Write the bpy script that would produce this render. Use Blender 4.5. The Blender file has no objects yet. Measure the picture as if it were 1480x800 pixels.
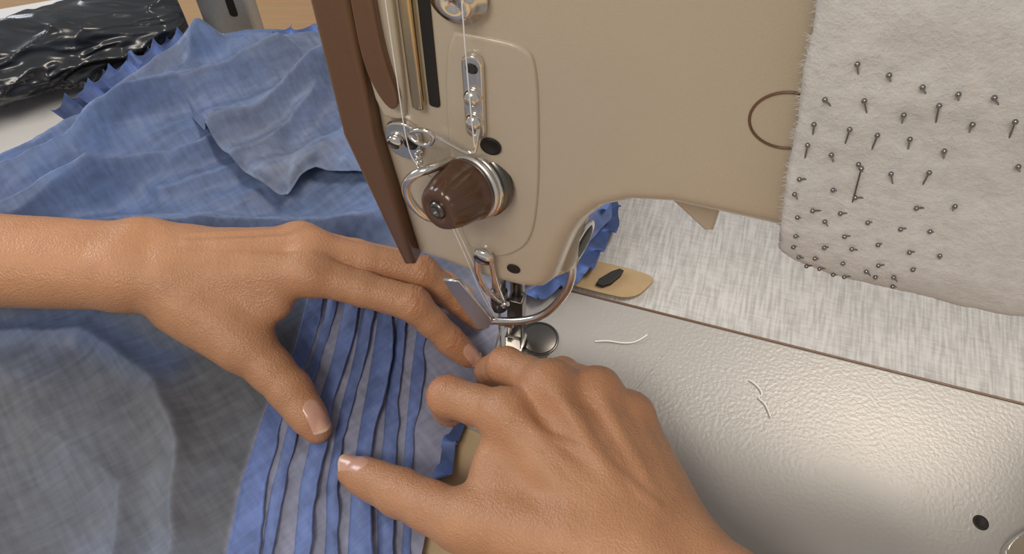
import bpy, math, random
import numpy as np
from mathutils import Vector, Matrix
from mathutils.bvhtree import BVHTree
random.seed(3)
S=0.01  # all modelling numbers below are centimetres
scn=bpy.context.scene
try: scn.view_settings.view_transform='Standard'
except Exception: pass

# ------------------------------------------------------------------ materials
def new_mat(name):
    m=bpy.data.materials.new(name);m.use_nodes=True
    nt=m.node_tree;b=nt.nodes['Principled BSDF']
    return m,nt,b
def simple(name,col,rough=.5,metal=0,noise=0,nscale=300,bump=0,bscale=800,coat=0,vary=.12):
    m,nt,b=new_mat(name)
    b.inputs['Roughness'].default_value=rough;b.inputs['Metallic'].default_value=metal
    b.inputs['Coat Weight'].default_value=coat;b.inputs['Coat Roughness'].default_value=.15
    tc=nt.nodes.new('ShaderNodeTexCoord')
    n=nt.nodes.new('ShaderNodeTexNoise');n.inputs['Scale'].default_value=nscale;n.inputs['Detail'].default_value=4
    nt.links.new(tc.outputs['Object'],n.inputs['Vector'])
    mx=nt.nodes.new('ShaderNodeMix');mx.data_type='RGBA'
    mx.inputs[6].default_value=(*[c*(1-vary) for c in col],1);mx.inputs[7].default_value=(*[min(1,c*(1+vary)) for c in col],1)
    nt.links.new(n.outputs['Fac'],mx.inputs[0]);nt.links.new(mx.outputs[2],b.inputs['Base Color'])
    if bump:
        n2=nt.nodes.new('ShaderNodeTexNoise');n2.inputs['Scale'].default_value=bscale;n2.inputs['Detail'].default_value=3
        nt.links.new(tc.outputs['Object'],n2.inputs['Vector'])
        bp=nt.nodes.new('ShaderNodeBump');bp.inputs['Strength'].default_value=bump;bp.inputs['Distance'].default_value=.001
        nt.links.new(n2.outputs['Fac'],bp.inputs['Height']);nt.links.new(bp.outputs['Normal'],b.inputs['Normal'])
    return m
M_paint=simple('beige_machine_paint',(.55,.475,.365),.32,0,nscale=20,bump=.12,bscale=1500,coat=.4,vary=.04)
M_brown=simple('brown_paint',(.155,.08,.042),.36,0,nscale=40,bump=.1,bscale=900,coat=.2)
M_knob=simple('brown_plastic',(.085,.038,.02),.28,0,nscale=200,coat=.4)
M_chrome=simple('chrome',(.80,.78,.74),.16,1,nscale=100,vary=.05)
M_satin=simple('satin_chrome',(.80,.79,.76),.38,1,nscale=100,vary=.05)
M_steel=simple('dark_steel',(.17,.16,.15),.28,1,nscale=200)
M_black=simple('black_recess',(.012,.011,.01),.5)
M_gold=simple('brass_steel',(.62,.50,.32),.2,1,nscale=60)
M_thread=simple('white_thread',(.9,.89,.86),.7)
M_tablewood=simple('beige_laminate',(.60,.46,.28),.5,nscale=30,bump=.1)
M_tab=simple('tan_board',(.45,.32,.17),.6,nscale=150)
M_white=simple('white_laminate',(.72,.73,.74),.45,nscale=10)
M_rack=simple('grey_metal',(.42,.44,.46),.4,.4)
M_nail=simple('nail',(.66,.37,.27),.25,nscale=200,coat=.4,vary=.05)
M_nailtip=simple('nail_tip',(.66,.46,.35),.3)

def mat_bed():
    m,nt,b=new_mat('hammered_grey_bed')
    b.inputs['Metallic'].default_value=.18
    b.inputs['Base Color'].default_value=(.43,.42,.40,1)
    tc=nt.nodes.new('ShaderNodeTexCoord')
    v=nt.nodes.new('ShaderNodeTexNoise');v.inputs['Scale'].default_value=520;v.inputs['Detail'].default_value=2
    v2=nt.nodes.new('ShaderNodeTexNoise');v2.inputs['Scale'].default_value=6;v2.inputs['Detail'].default_value=3
    nt.links.new(tc.outputs['Object'],v.inputs['Vector']);nt.links.new(tc.outputs['Object'],v2.inputs['Vector'])
    bp=nt.nodes.new('ShaderNodeBump');bp.inputs['Strength'].default_value=.16;bp.inputs['Distance'].default_value=.001
    nt.links.new(v.outputs['Fac'],bp.inputs['Height']);nt.links.new(bp.outputs['Normal'],b.inputs['Normal'])
    mr=nt.nodes.new('ShaderNodeMapRange');mr.inputs[3].default_value=.27;mr.inputs[4].default_value=.40
    nt.links.new(v2.outputs['Fac'],mr.inputs[0]);nt.links.new(mr.outputs[0],b.inputs['Roughness'])
    return m
M_bed=mat_bed()

def mat_fabric():
    m,nt,b=new_mat('blue_silk_cotton')
    b.inputs['Roughness'].default_value=.55
    b.inputs['Sheen Weight'].default_value=.25;b.inputs['Sheen Roughness'].default_value=.4
    b.inputs['Sheen Tint'].default_value=(.7,.78,1,1)
    at=nt.nodes.new('ShaderNodeAttribute');at.attribute_name='Col'
    tc=nt.nodes.new('ShaderNodeTexCoord')
    ns=[]
    for rot,sc,wt in((.9,(1,.10,.3),340),(.9,(.10,1,.3),340)):
        r=nt.nodes.new('ShaderNodeVectorRotate');r.rotation_type='Z_AXIS';r.inputs['Angle'].default_value=rot
        mp=nt.nodes.new('ShaderNodeMapping');mp.inputs['Scale'].default_value=sc
        n=nt.nodes.new('ShaderNodeTexNoise');n.inputs['Scale'].default_value=wt;n.inputs['Detail'].default_value=4
        nt.links.new(tc.outputs['Object'],r.inputs['Vector']);nt.links.new(r.outputs[0],mp.inputs[0]);nt.links.new(mp.outputs[0],n.inputs['Vector']);ns.append(n)
    n3=nt.nodes.new('ShaderNodeTexNoise');n3.inputs['Scale'].default_value=55;n3.inputs['Detail'].default_value=6
    nt.links.new(tc.outputs['Object'],n3.inputs['Vector'])
    ad=nt.nodes.new('ShaderNodeMath');ad.operation='ADD';nt.links.new(ns[0].outputs['Fac'],ad.inputs[0]);nt.links.new(ns[1].outputs['Fac'],ad.inputs[1])
    ad2=nt.nodes.new('ShaderNodeMath');ad2.operation='ADD';nt.links.new(ad.outputs[0],ad2.inputs[0]);nt.links.new(n3.outputs['Fac'],ad2.inputs[1])
    mr=nt.nodes.new('ShaderNodeMapRange');mr.inputs[1].default_value=1.1;mr.inputs[2].default_value=1.9;mr.inputs[3].default_value=.75;mr.inputs[4].default_value=1.3
    nt.links.new(ad2.outputs[0],mr.inputs[0])
    vm=nt.nodes.new('ShaderNodeVectorMath');vm.operation='SCALE'
    nt.links.new(at.outputs['Color'],vm.inputs[0]);nt.links.new(mr.outputs[0],vm.inputs['Scale'])
    nt.links.new(vm.outputs[0],b.inputs['Base Color'])
    bp=nt.nodes.new('ShaderNodeBump');bp.inputs['Strength'].default_value=.25;bp.inputs['Distance'].default_value=.0006
    nt.links.new(ad2.outputs[0],bp.inputs['Height']);nt.links.new(bp.outputs['Normal'],b.inputs['Normal'])
    return m
M_fab=mat_fabric()

def mat_skin(name,base):
    m,nt,b=new_mat(name)
    b.inputs['Roughness'].default_value=.42
    b.inputs['Subsurface Weight'].default_value=.12
    b.inputs['Subsurface Radius'].default_value=(1,.35,.18);b.inputs['Subsurface Scale'].default_value=.003
    tc=nt.nodes.new('ShaderNodeTexCoord')
    at=nt.nodes.new('ShaderNodeAttribute');at.attribute_name='tint'
    n=nt.nodes.new('ShaderNodeTexNoise');n.inputs['Scale'].default_value=70;n.inputs['Detail'].default_value=5
    nt.links.new(tc.outputs['Object'],n.inputs['Vector'])
    mx=nt.nodes.new('ShaderNodeMix');mx.data_type='RGBA'
    mx.inputs[6].default_value=(base[0]*.82,base[1]*.78,base[2]*.74,1)
    mx.inputs[7].default_value=(base[0]*1.12,base[1]*1.14,base[2]*1.14,1)
    nt.links.new(n.outputs['Fac'],mx.inputs[0])
    mx2=nt.nodes.new('ShaderNodeMix');mx2.data_type='RGBA'
    mx2.inputs[7].default_value=(base[0]*.92,base[1]*.58,base[2]*.5,1)
    nt.links.new(at.outputs['Fac'],mx2.inputs[0]);nt.links.new(mx.outputs[2],mx2.inputs[6])
    nt.links.new(mx2.outputs[2],b.inputs['Base Color'])
    v=nt.nodes.new('ShaderNodeTexVoronoi');v.inputs['Scale'].default_value=1000
    nt.links.new(tc.outputs['Object'],v.inputs['Vector'])
    n2=nt.nodes.new('ShaderNodeTexNoise');n2.inputs['Scale'].default_value=260;n2.inputs['Detail'].default_value=7
    nt.links.new(tc.outputs['Object'],n2.inputs['Vector'])
    ad=nt.nodes.new('ShaderNodeMath');ad.operation='ADD'
    nt.links.new(v.outputs['Distance'],ad.inputs[0]);nt.links.new(n2.outputs['Fac'],ad.inputs[1])
    bp=nt.nodes.new('ShaderNodeBump');bp.inputs['Strength'].default_value=.4;bp.inputs['Distance'].default_value=.0007
    nt.links.new(ad.outputs[0],bp.inputs['Height']);nt.links.new(bp.outputs['Normal'],b.inputs['Normal'])
    return m
M_skin=mat_skin('skin',(.54,.275,.145))

def mat_felt():
    m,nt,b=new_mat('white_felt')
    b.inputs['Roughness'].default_value=.95;b.inputs['Sheen Weight'].default_value=.4
    tc=nt.nodes.new('ShaderNodeTexCoord')
    n=nt.nodes.new('ShaderNodeTexNoise');n.inputs['Scale'].default_value=320;n.inputs['Detail'].default_value=8;n.inputs['Roughness'].default_value=.7
    n2=nt.nodes.new('ShaderNodeTexNoise');n2.inputs['Scale'].default_value=60;n2.inputs['Detail'].default_value=5
    nt.links.new(tc.outputs['Object'],n.inputs['Vector']);nt.links.new(tc.outputs['Object'],n2.inputs['Vector'])
    ad=nt.nodes.new('ShaderNodeMath');ad.operation='ADD';nt.links.new(n.outputs['Fac'],ad.inputs[0]);nt.links.new(n2.outputs['Fac'],ad.inputs[1])
    mr=nt.nodes.new('ShaderNodeMapRange');mr.inputs[1].default_value=.6;mr.inputs[2].default_value=1.4;mr.inputs[3].default_value=0;mr.inputs[4].default_value=1
    nt.links.new(ad.outputs[0],mr.inputs[0])
    mx=nt.nodes.new('ShaderNodeMix');mx.data_type='RGBA';mx.inputs[6].default_value=(.68,.67,.645,1);mx.inputs[7].default_value=(.90,.89,.87,1)
    nt.links.new(mr.outputs[0],mx.inputs[0]);nt.links.new(mx.outputs[2],b.inputs['Base Color'])
    bp=nt.nodes.new('ShaderNodeBump');bp.inputs['Strength'].default_value=.8;bp.inputs['Distance'].default_value=.0016
    nt.links.new(ad.outputs[0],bp.inputs['Height']);nt.links.new(bp.outputs['Normal'],b.inputs['Normal'])
    return m
M_felt=mat_felt()

def mat_muslin():
    m,nt,b=new_mat('ribbed_muslin')
    b.inputs['Roughness'].default_value=.9
    tc=nt.nodes.new('ShaderNodeTexCoord')
    mp=nt.nodes.new('ShaderNodeMapping');mp.inputs['Scale'].default_value=(1,.09,.2)
    n=nt.nodes.new('ShaderNodeTexNoise');n.inputs['Scale'].default_value=620;n.inputs['Detail'].default_value=3
    mp2=nt.nodes.new('ShaderNodeMapping');mp2.inputs['Scale'].default_value=(.15,1,.2)
    n2=nt.nodes.new('ShaderNodeTexNoise');n2.inputs['Scale'].default_value=700;n2.inputs['Detail'].default_value=2
    nt.links.new(tc.outputs['Object'],mp.inputs[0]);nt.links.new(mp.outputs[0],n.inputs['Vector'])
    nt.links.new(tc.outputs['Object'],mp2.inputs[0]);nt.links.new(mp2.outputs[0],n2.inputs['Vector'])
    ad=nt.nodes.new('ShaderNodeMath');ad.operation='MULTIPLY_ADD';ad.inputs[1].default_value=.4
    nt.links.new(n2.outputs['Fac'],ad.inputs[0]);nt.links.new(n.outputs['Fac'],ad.inputs[2])
    mr=nt.nodes.new('ShaderNodeMapRange');mr.inputs[1].default_value=.5;mr.inputs[2].default_value=.85
    nt.links.new(ad.outputs[0],mr.inputs[0])
    mx=nt.nodes.new('ShaderNodeMix');mx.data_type='RGBA';mx.inputs[6].default_value=(.42,.42,.41,1);mx.inputs[7].default_value=(.62,.62,.61,1)
    nt.links.new(mr.outputs[0],mx.inputs[0]);nt.links.new(mx.outputs[2],b.inputs['Base Color'])
    bp=nt.nodes.new('ShaderNodeBump');bp.inputs['Strength'].default_value=.5;bp.inputs['Distance'].default_value=.001
    nt.links.new(ad.outputs[0],bp.inputs['Height']);nt.links.new(bp.outputs['Normal'],b.inputs['Normal'])
    return m
M_muslin=mat_muslin()

def mat_wood():
    m,nt,b=new_mat('wood_floor')
    b.inputs['Roughness'].default_value=.4
    tc=nt.nodes.new('ShaderNodeTexCoord')
    br=nt.nodes.new('ShaderNodeTexBrick');br.inputs['Scale'].default_value=1;br.inputs['Brick Width'].default_value=1.2;br.inputs['Row Height'].default_value=.12
    br.inputs['Mortar Size'].default_value=.003;br.inputs['Color1'].default_value=(.55,.34,.17,1);br.inputs['Color2'].default_value=(.64,.43,.24,1);br.inputs['Mortar'].default_value=(.2,.12,.06,1)
    mp=nt.nodes.new('ShaderNodeMapping');mp.inputs['Scale'].default_value=(2,30,1)
    n=nt.nodes.new('ShaderNodeTexNoise');n.inputs['Scale'].default_value=4
    nt.links.new(tc.outputs['Object'],br.inputs['Vector']);nt.links.new(tc.outputs['Object'],mp.inputs[0]);nt.links.new(mp.outputs[0],n.inputs['Vector'])
    mx=nt.nodes.new('ShaderNodeMix');mx.data_type='RGBA';mx.blend_type='MULTIPLY';mx.inputs[0].default_value=.3
    nt.links.new(br.outputs['Color'],mx.inputs[6]);nt.links.new(n.outputs['Color'],mx.inputs[7]);nt.links.new(mx.outputs[2],b.inputs['Base Color'])
    return m
M_floor=mat_wood()
M_film=simple('black_plastic_film',(.022,.027,.034),.26,nscale=30,coat=.3,vary=.3)

# ------------------------------------------------------------------ helpers
def link(o,parent=None):
    scn.collection.objects.link(o)
    if parent: o.parent=parent
    return o
def mesh(name,verts,faces,mat,parent=None,smooth=True):
    v=np.asarray(verts,dtype=float)*S
    me=bpy.data.meshes.new(name);me.from_pydata(v.tolist(),[],faces if isinstance(faces,list) else faces.tolist());me.update()
    if smooth: me.polygons.foreach_set('use_smooth',[True]*len(me.polygons))
    for mm in (mat if isinstance(mat,list) else [mat]): me.materials.append(mm)
    return link(bpy.data.objects.new(name,me),parent)
def empty(name,loc=(0,0,0),rotz=0):
    e=bpy.data.objects.new(name,None);e.empty_display_size=.02
    e.location=Vector(loc)*S;e.rotation_euler=(0,0,rotz);return link(e)
def offset_poly(P,d):
    P=np.asarray(P,float);A=.5*np.sum(P[:,0]*np.roll(P[:,1],-1)-np.roll(P[:,0],-1)*P[:,1])
    sg=1 if A>0 else -1
    e1=P-np.roll(P,1,0);e2=np.roll(P,-1,0)-P
    n1=np.stack([-e1[:,1],e1[:,0]],1)/np.linalg.norm(e1,axis=1)[:,None]*sg
    n2=np.stack([-e2[:,1],e2[:,0]],1)/np.linalg.norm(e2,axis=1)[:,None]*sg
    m=n1+n2;l=np.linalg.norm(m,axis=1)[:,None];m/=l
    c=np.maximum((m*n1).sum(1),.5)[:,None]
    return P+m*d/c
def smooth_poly(P,it=2):
    P=np.asarray(P,float)
    for _ in range(it):
        Q=np.roll(P,-1,0);P=np.stack([.75*P+.25*Q,.25*P+.75*Q],1).reshape(-1,2)
    return P
def slab(name,P,a0,a1,r,mat,parent=None,axis='y',seg=4,fn=None):
    """rounded-edge prism. P = 2D outline; extruded between a0 and a1 along axis"""
    P=np.asarray(P,float)
    half=[(r*(1-math.sin(i/seg*math.pi/2)),a0+r*(1-math.cos(i/seg*math.pi/2))) for i in range(seg+1)]
    half=[(r*1.3,a0)]+half
    back=[(o,a1-(a-a0)) for o,a in half][::-1]
    allr=half+back;n=len(P);V=[]
    for o,a in allr:
        Q=offset_poly(P,o)
        for q in Q:
            if axis=='y': V.append((q[0],a,q[1]))
            elif axis=='z': V.append((q[0],q[1],a))
            else: V.append((a,q[0],q[1]))
    F=[]
    for k in range(len(allr)-1):
        for i in range(n):
            j=(i+1)%n;F.append([k*n+i,k*n+j,(k+1)*n+j,(k+1)*n+i])
    F.append(list(range(n))[::-1]);F.append([(len(allr)-1)*n+i for i in range(n)])
    if fn: V=[fn(v) for v in V]
    o=mesh(name,V,F,mat,parent)
    import bmesh
    bm=bmesh.new();bm.from_mesh(o.data);bmesh.ops.recalc_face_normals(bm,faces=bm.faces);bm.to_mesh(o.data);bm.free()
    return o
def rrect(x0,x1,z0,z1,r,n=5):
    out=[]
    for cx,cz,a0 in((x1-r,z1-r,0),(x0+r,z1-r,90),(x0+r,z0+r,180),(x1-r,z0+r,270)):
        for i in range(n+1):
            a=math.radians(a0+90*i/n);out.append((cx+r*math.cos(a),cz+r*math.sin(a)))
    return out
def lathe(name,p0,d,prof,mat,parent=None,n=32):
    p0=Vector(p0);d=Vector(d).normalized();u=d.orthogonal().normalized();w=d.cross(u)
    V=[];F=[]
    for r,h in prof:
        for i in range(n):
            a=2*math.pi*i/n;V.append(tuple(p0+d*h+u*(r*math.cos(a))+w*(r*math.sin(a))))
    for k in range(len(prof)-1):
        for i in range(n):
            j=(i+1)%n;F.append([k*n+i,k*n+j,(k+1)*n+j,(k+1)*n+i])
    F.append(list(range(n))[::-1]);F.append([(len(prof)-1)*n+i for i in range(n)])
    return mesh(name,V,F,mat,parent)
def cyl(name,a,b,r,mat,parent=None,bev=.04,r2=None):
    a=Vector(a);b=Vector(b);L=(b-a).length;r2=r2 or r;bev=min(bev,r*.5)
    return lathe(name,a,b-a,[(r-bev,0),(r,bev),(r2,L-bev),(r2-bev,L)],mat,parent,24)
def tube(name,pts,r,mat,parent=None,nurbs=True):
    cu=bpy.data.curves.new(name,'CURVE');cu.dimensions='3D';cu.bevel_depth=r*S;cu.bevel_resolution=4;cu.resolution_u=8;cu.use_fill_caps=True
    sp=cu.splines.new('NURBS' if nurbs else 'POLY');sp.points.add(len(pts)-1)
    for i,p in enumerate(pts): sp.points[i].co=(p[0]*S,p[1]*S,p[2]*S,1)
    if nurbs: sp.use_endpoint_u=True;sp.order_u=3
    cu.materials.append(mat)
    return link(bpy.data.objects.new(name,cu),parent)
def screw(name,c,r,parent,d=(0,-1,0),mat=None):
    o=lathe(name,c,d,[(r,0),(r,.1),(r*.85,.2),(r*.4,.24),(.01,.25)],mat or M_chrome,parent,24)
    cv=Vector(c)+Vector(d)*.25
    tube(name+'_slot',[cv+Vector((-r*.7,0,r*.3)),cv+Vector((r*.7,0,-r*.3))],.045,M_black,parent,False)
    return o
def hsh(i,j,s): 
    v=np.sin(i*127.1+j*311.7+s*74.7)*43758.5453;return v-np.floor(v)
def vn(x,y,s=0):
    i=np.floor(x);j=np.floor(y);fx=x-i;fy=y-j;fx=fx*fx*(3-2*fx);fy=fy*fy*(3-2*fy)
    return (hsh(i,j,s)*(1-fx)+hsh(i+1,j,s)*fx)*(1-fy)+(hsh(i,j+1,s)*(1-fx)+hsh(i+1,j+1,s)*fx)*fy
def fbm(x,y,s=0,o=4):
    t=0;a=.5
    for k in range(o): t=t+a*(vn(x,y,s+k)-.5);x=x*2.03+5;y=y*2.03+9;a*=.5
    return t
def sstep(a,b,x):
    t=np.clip((x-a)/(b-a),0,1);return t*t*(3-2*t)
def grid_faces(nr,nc):
    i=np.arange(nr-1)[:,None]*nc+np.arange(nc-1)[None,:]
    return np.stack([i,i+1,i+nc+1,i+nc],-1).reshape(-1,4)

# ------------------------------------------------------------------ sewing machine (local frame, rotated)
NX,NY=-0.2,21.5;TH=math.radians(-17)
mach=empty('sewing_machine',(NX,NY,0),TH)
def W(x,y,z): # machine local -> world
    return (NX+x*math.cos(TH)-y*math.sin(TH),NY+x*math.sin(TH)+y*math.cos(TH),z)
body=[(-3.2,10.4),(-1.9,10.2),(-.1,9.8),(1.6,9.8),(2.5,10.1),(2.95,10.9),(3.15,12.2),(3.5,13.9),(3.9,15.0),(4.5,15.9),(5.4,16.5),(6.6,16.8),(20,16.85),(32,16.9),(32,28.5),(10,28.5),(-3.9,28.5),(-3.9,17.2)]
slab('body_and_arm',body,-3,4.5,1.0,M_paint,mach,seg=12)
slab('column',rrect(29,41,-5,6,1.5),-.2,28.6,.6,M_paint,mach,axis='z')
slab('end_cap',[(-4.95,17.2),(-5.05,28.7),(-3.7,28.7),(-3.7,17.2),(-3.0,10.3),(-3.5,10.1)],-3.25,3.6,.2,M_brown,mach)
slab('face_plate',smooth_poly([(-1.05,12.6),(-1.05,22.4),(.2,22.45),(1.5,22.4),(1.9,21.9),(2.05,19),(2.1,16),(1.9,13.6),(1.1,12.4),(.2,12.0)],2),-3.12,-2.8,.1,M_paint,mach)
slab('left_cover',smooth_poly([(-3.65,18.6),(-3.6,29),(-2.35,29),(-2.3,18.9),(-2.7,18.4)],2),-3.2,-2.8,.14,M_paint,mach)
slab('lever_guard',smooth_poly([(-3.45,29),(-3.5,23),(-3.5,20.8),(-3.1,19.5),(-2.7,19.1),(-2.42,19.6),(-2.7,21.0),(-2.8,22.9),(-2.75,29)],2),-3.5,-3.1,.1,M_brown,mach)
slab('take_up_bar',rrect(-2.15,-1.72,19.2,29,.15),-3.3,-2.9,.1,M_gold,mach)
slab('take_up_slot',rrect(-1.62,-1.25,19.3,29,.12),-3.06,-2.9,.02,M_black,mach)
lathe('top_thread_guide',(-.35,-3.1,23.7),(0,-1,0),[(.85,0),(.85,.15),(.6,.2),(.55,.45),(.4,.5),(.12,.5),(.1,.45),(.01,.45)],M_chrome,mach)
slab('three_hole_guide',rrect(-.33,.33,18.6,21.9,.32),-3.35,-3.1,.06,M_chrome,mach)
for i,z in enumerate((21.45,20.4,19.4)):
    lathe('guide_stud_%d'%i,(0,-3.3,z),(0,-1,0),[(.3,0),(.3,.12),(.2,.3),(.08,.34),(.01,.34)] if i else [(.2,0),(.2,.05),(.01,.05)],M_chrome if i else M_black,mach,24)
lathe('oil_hole',(.45,-3.13,18.2),(0,-1,0),[(.36,0),(.36,.06),(.28,.06),(.26,.03),(.01,.03)],M_black,mach)
slab('side_thread_guide',smooth_poly([(-3.3,17.0),(-3.3,18.2),(-2.6,18.5),(-2.0,18.2),(-2.0,17.0),(-2.6,16.7)],2),-3.25,-3.0,.06,M_chrome,mach)
screw('side_guide_screw',(-2.9,-3.25,17.6),.28,mach)
lathe('side_guide_eye',(-2.35,-3.2,17.6),(0,-1,0),[(.24,0),(.24,.12),(.17,.14),(.16,.08),(.01,.08)],M_black,mach)
tube('check_spring',[(-2.1,-3.2,18.2),(-2.15,-3.9,18.7),(-1.6,-4.0,19.2),(-1.1,-4.0,19.1),(-1.3,-4.0,18.5),(-1.9,-3.9,18.4),(-2.1,-3.8,18.6)],.08,M_chrome,mach)
tube('check_spring_arm',[(-1.35,-3.9,19.1),(-.6,-3.8,18.5),(.1,-3.7,18.2),(.15,-3.6,18.9),(.15,-3.4,19.2)],.065,M_chrome,mach)
# tension dial
A=Vector((-.05,-3.05,16.25));B=Vector((-.8,-5.0,16.7));D=(B-A).normalized();K=1.1
def kp(l): return [(r*K,h*K) for r,h in l]
lathe('tension_base',A,D,kp([(1.22,-.2),(1.22,.1),(1.0,.16)]),M_steel,mach)
lathe('tension_disc_rear',A,D,kp([(1.05,.2),(1.17,.24),(1.05,.3),(.8,.33)]),M_chrome,mach)
lathe('tension_disc_front',A,D,kp([(.8,.36),(1.1,.4),(1.13,.45),(1.0,.5)]),M_satin,mach)
prof=kp([(.9,.5),(1.02,.55),(1.04,.7),(.98,.78),(.96,1.0),(.88,1.45),(.74,1.85),(.66,1.98),(.55,2.02),(.3,2.02),(.28,1.96),(.2,1.96),(.01,1.96)])
V=[];F=[];n=96;u=D.orthogonal().normalized();w=D.cross(u)
for k,(r,h) in enumerate(prof):
    for i in range(n):
        a=2*math.pi*i/n;rr=r*(1-(.05 if (i%8)<2 and 3<k<7 else 0))
        V.append(tuple(A+D*h+u*(rr*math.cos(a))+w*(rr*math.sin(a))))
for k in range(len(prof)-1):
    for i in range(n): j=(i+1)%n;F.append([k*n+i,k*n+j,(k+1)*n+j,(k+1)*n+i])
mesh('tension_knob',V,F,M_knob,mach)
lathe('tension_post',A,D,kp([(.28,1.9),(.28,2.04),(.2,2.1),(.14,2.1),(.12,2.0),(.01,2.0)]),M_steel,mach)
tube('take_up_wire',[(-1.0,-3.2,17.1),(-1.3,-3.9,17.4),(-1.95,-4.2,17.2),(-2.4,-4.2,16.4),(-2.2,-4.1,15.3),(-1.75,-3.9,14.6),(-1.4,-3.6,14.3),(-1.0,-3.3,14.7)],.16,M_chrome,mach)
tube('tension_spring',[(-1.9+.12*math.cos(i*1.2),-3.7+.12*math.sin(i*1.2),17.8-i*.05) for i in range(22)],.035,M_chrome,mach)
screw('lower_guide_screw',(.1,-3.35,12.35),.42,mach)
cyl('lower_guide_stud',(.1,-2.9,12.35),(.1,-3.36,12.35),.3,M_chrome,mach)
tube('lower_thread_guide',[(-.2,-3.3,12.2),(-.25,-3.4,11.4),(.0,-3.3,10.0),(.25,-2.7,8.6),(.35,-2.2,7.6)],.12,M_chrome,mach)
tube('lower_thread_guide_b',[(.35,-3.3,12.1),(.5,-3.3,10.6),(.6,-2.9,9.2),(.5,-2.3,7.8)],.1,M_chrome,mach)
lathe('set_screw_hole',(1.2,-3.02,11.5),(0,-1,0),[(.27,0),(.27,.04),(.2,.04),(.01,.02)],M_black,mach)
cyl('side_boss',(1.2,.3,9.9),(3.25,.3,9.9),1.45,M_paint,mach,bev=.3)
lathe('side_boss_ring',(3.2,.2,9.9),(1,-.25,-.05),[(1.1,0),(1.1,.12),(.95,.16),(.9,.08),(.01,.08)],M_chrome,mach)
lathe('side_boss_plug',(3.27,.2,9.9),(1,-.25,-.05),[(.88,0),(.88,.06),(.5,.12),(.01,.13)],M_black,mach)
slab('arm_flange',[(5.4,17.5),(5.8,16.2),(7.9,14.4),(8.2,14.5),(8.2,17.5)],-1.4,.6,.12,M_paint,mach)
ring=[(9.0+1.0*math.cos(a),-3.02,21.6+1.0*math.sin(a)) for a in np.linspace(0,2*math.pi,40)]
tube('sight_ring',ring,.04,M_brown,mach,False)
# needle area
cyl('presser_bar',(.35,.5,3.2),(.35,.5,10.5),.38,M_steel,mach)
cyl('needle_bar',(-.35,-.3,5.2),(-.35,-.3,10.6),.34,M_chrome,mach)
cyl('needle_clamp',(-.35,-.3,4.0),(-.35,-.3,5.4),.42,M_steel,mach)
screw('needle_clamp_screw',(.0,-.5,4.8),.22,mach,(.6,-.8,0))
cyl('needle',(-.35,-.3,.1),(-.35,-.3,4.2),.06,M_chrome,mach,r2=.07)
slab('foot_shank',rrect(.0,.8,1.0,4.6,.1),-.2,.5,.06,M_steel,mach)
slab('presser_foot',smooth_poly([(-.6,.9),(.9,.9),(.9,-.6),(.55,-1.6),(.3,-1.6),(.25,-.5),(-.05,-.5),(-.1,-1.6),(-.4,-1.6)],1),.35,.6,.06,M_chrome,mach,axis='z')
slab('foot_hinge',rrect(-.1,.8,.5,1.3,.15),-.3,.5,.06,M_steel,mach)
tube('finger_guard',[(2.9,.1,8.8),(3.2,-.3,7.9),(2.6,-.7,6.1),(1.9,-.9,5.0),(.9,-1.0,4.3),(-.3,-1.0,3.8),(-1.1,-1.0,3.5)],.2,M_chrome,mach)
slab('guard_plate',[(-2.75,6.6),(-1.95,6.9),(-.5,4.3),(-.6,3.4),(-1.2,3.0)],-1.3,-1.1,.05,M_satin,mach)
slab('guard_bracket',rrect(-1.3,.6,3.6,4.0,.1),-1.1,-.9,.05,M_chrome,mach)
slab('needle_plate',smooth_poly([(-1.8,-1.5),(-1.8,1.6),(1.2,1.9),(2.3,1.0),(2.3,-.6),(1.2,-1.5)],2),-.1,.06,.03,M_steel,mach,axis='z')
ringp=[(1.5+.95*math.cos(a),.8+.95*math.sin(a),.09) for a in np.linspace(0,2*math.pi,30)]
lathe('needle_plate_collar',(1.5,.8,0),(0,0,1),[(1.05,0),(1.05,.08),(1.0,.1),(.01,.1)],M_steel,mach)
tube('needle_plate_rim',ringp,.04,M_black,mach,False)
# bed
slab('machine_bed',smooth_poly([(-6,4.3),(-5.9,4.3),(33.9,4.3),(34,4.3),(34,-12),(33.9,-12),(2.6,-12),(2.5,-11.9),(2.4,-7),(1.0,-5),(-6,-5)],2),-1.4,0,.08,M_bed,mach,axis='z',seg=3)
slab('bed_gap_shadow_strip',[(-6,4.32),(40,4.32),(40,4.45),(-6,4.45)],-.3,-.02,.02,M_brown,mach,axis='z')  # brown strip painted in for the shadow line in the gap behind the bed
lathe('bed_screw_hole',(23.9,-2.7,0.0),(0,0,1),[(.36,0),(.36,.015),(.26,.03),(.24,.01),(.01,.01)],M_black,mach)
slab('bed_side_clip',smooth_poly([(24.5,-4.2),(25.0,-3.2),(26.2,-2.2),(26.9,-2.6),(26.2,-3.4),(25.4,-4.6)],2),.01,.6,.1,M_chrome,mach,axis='z')
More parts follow.
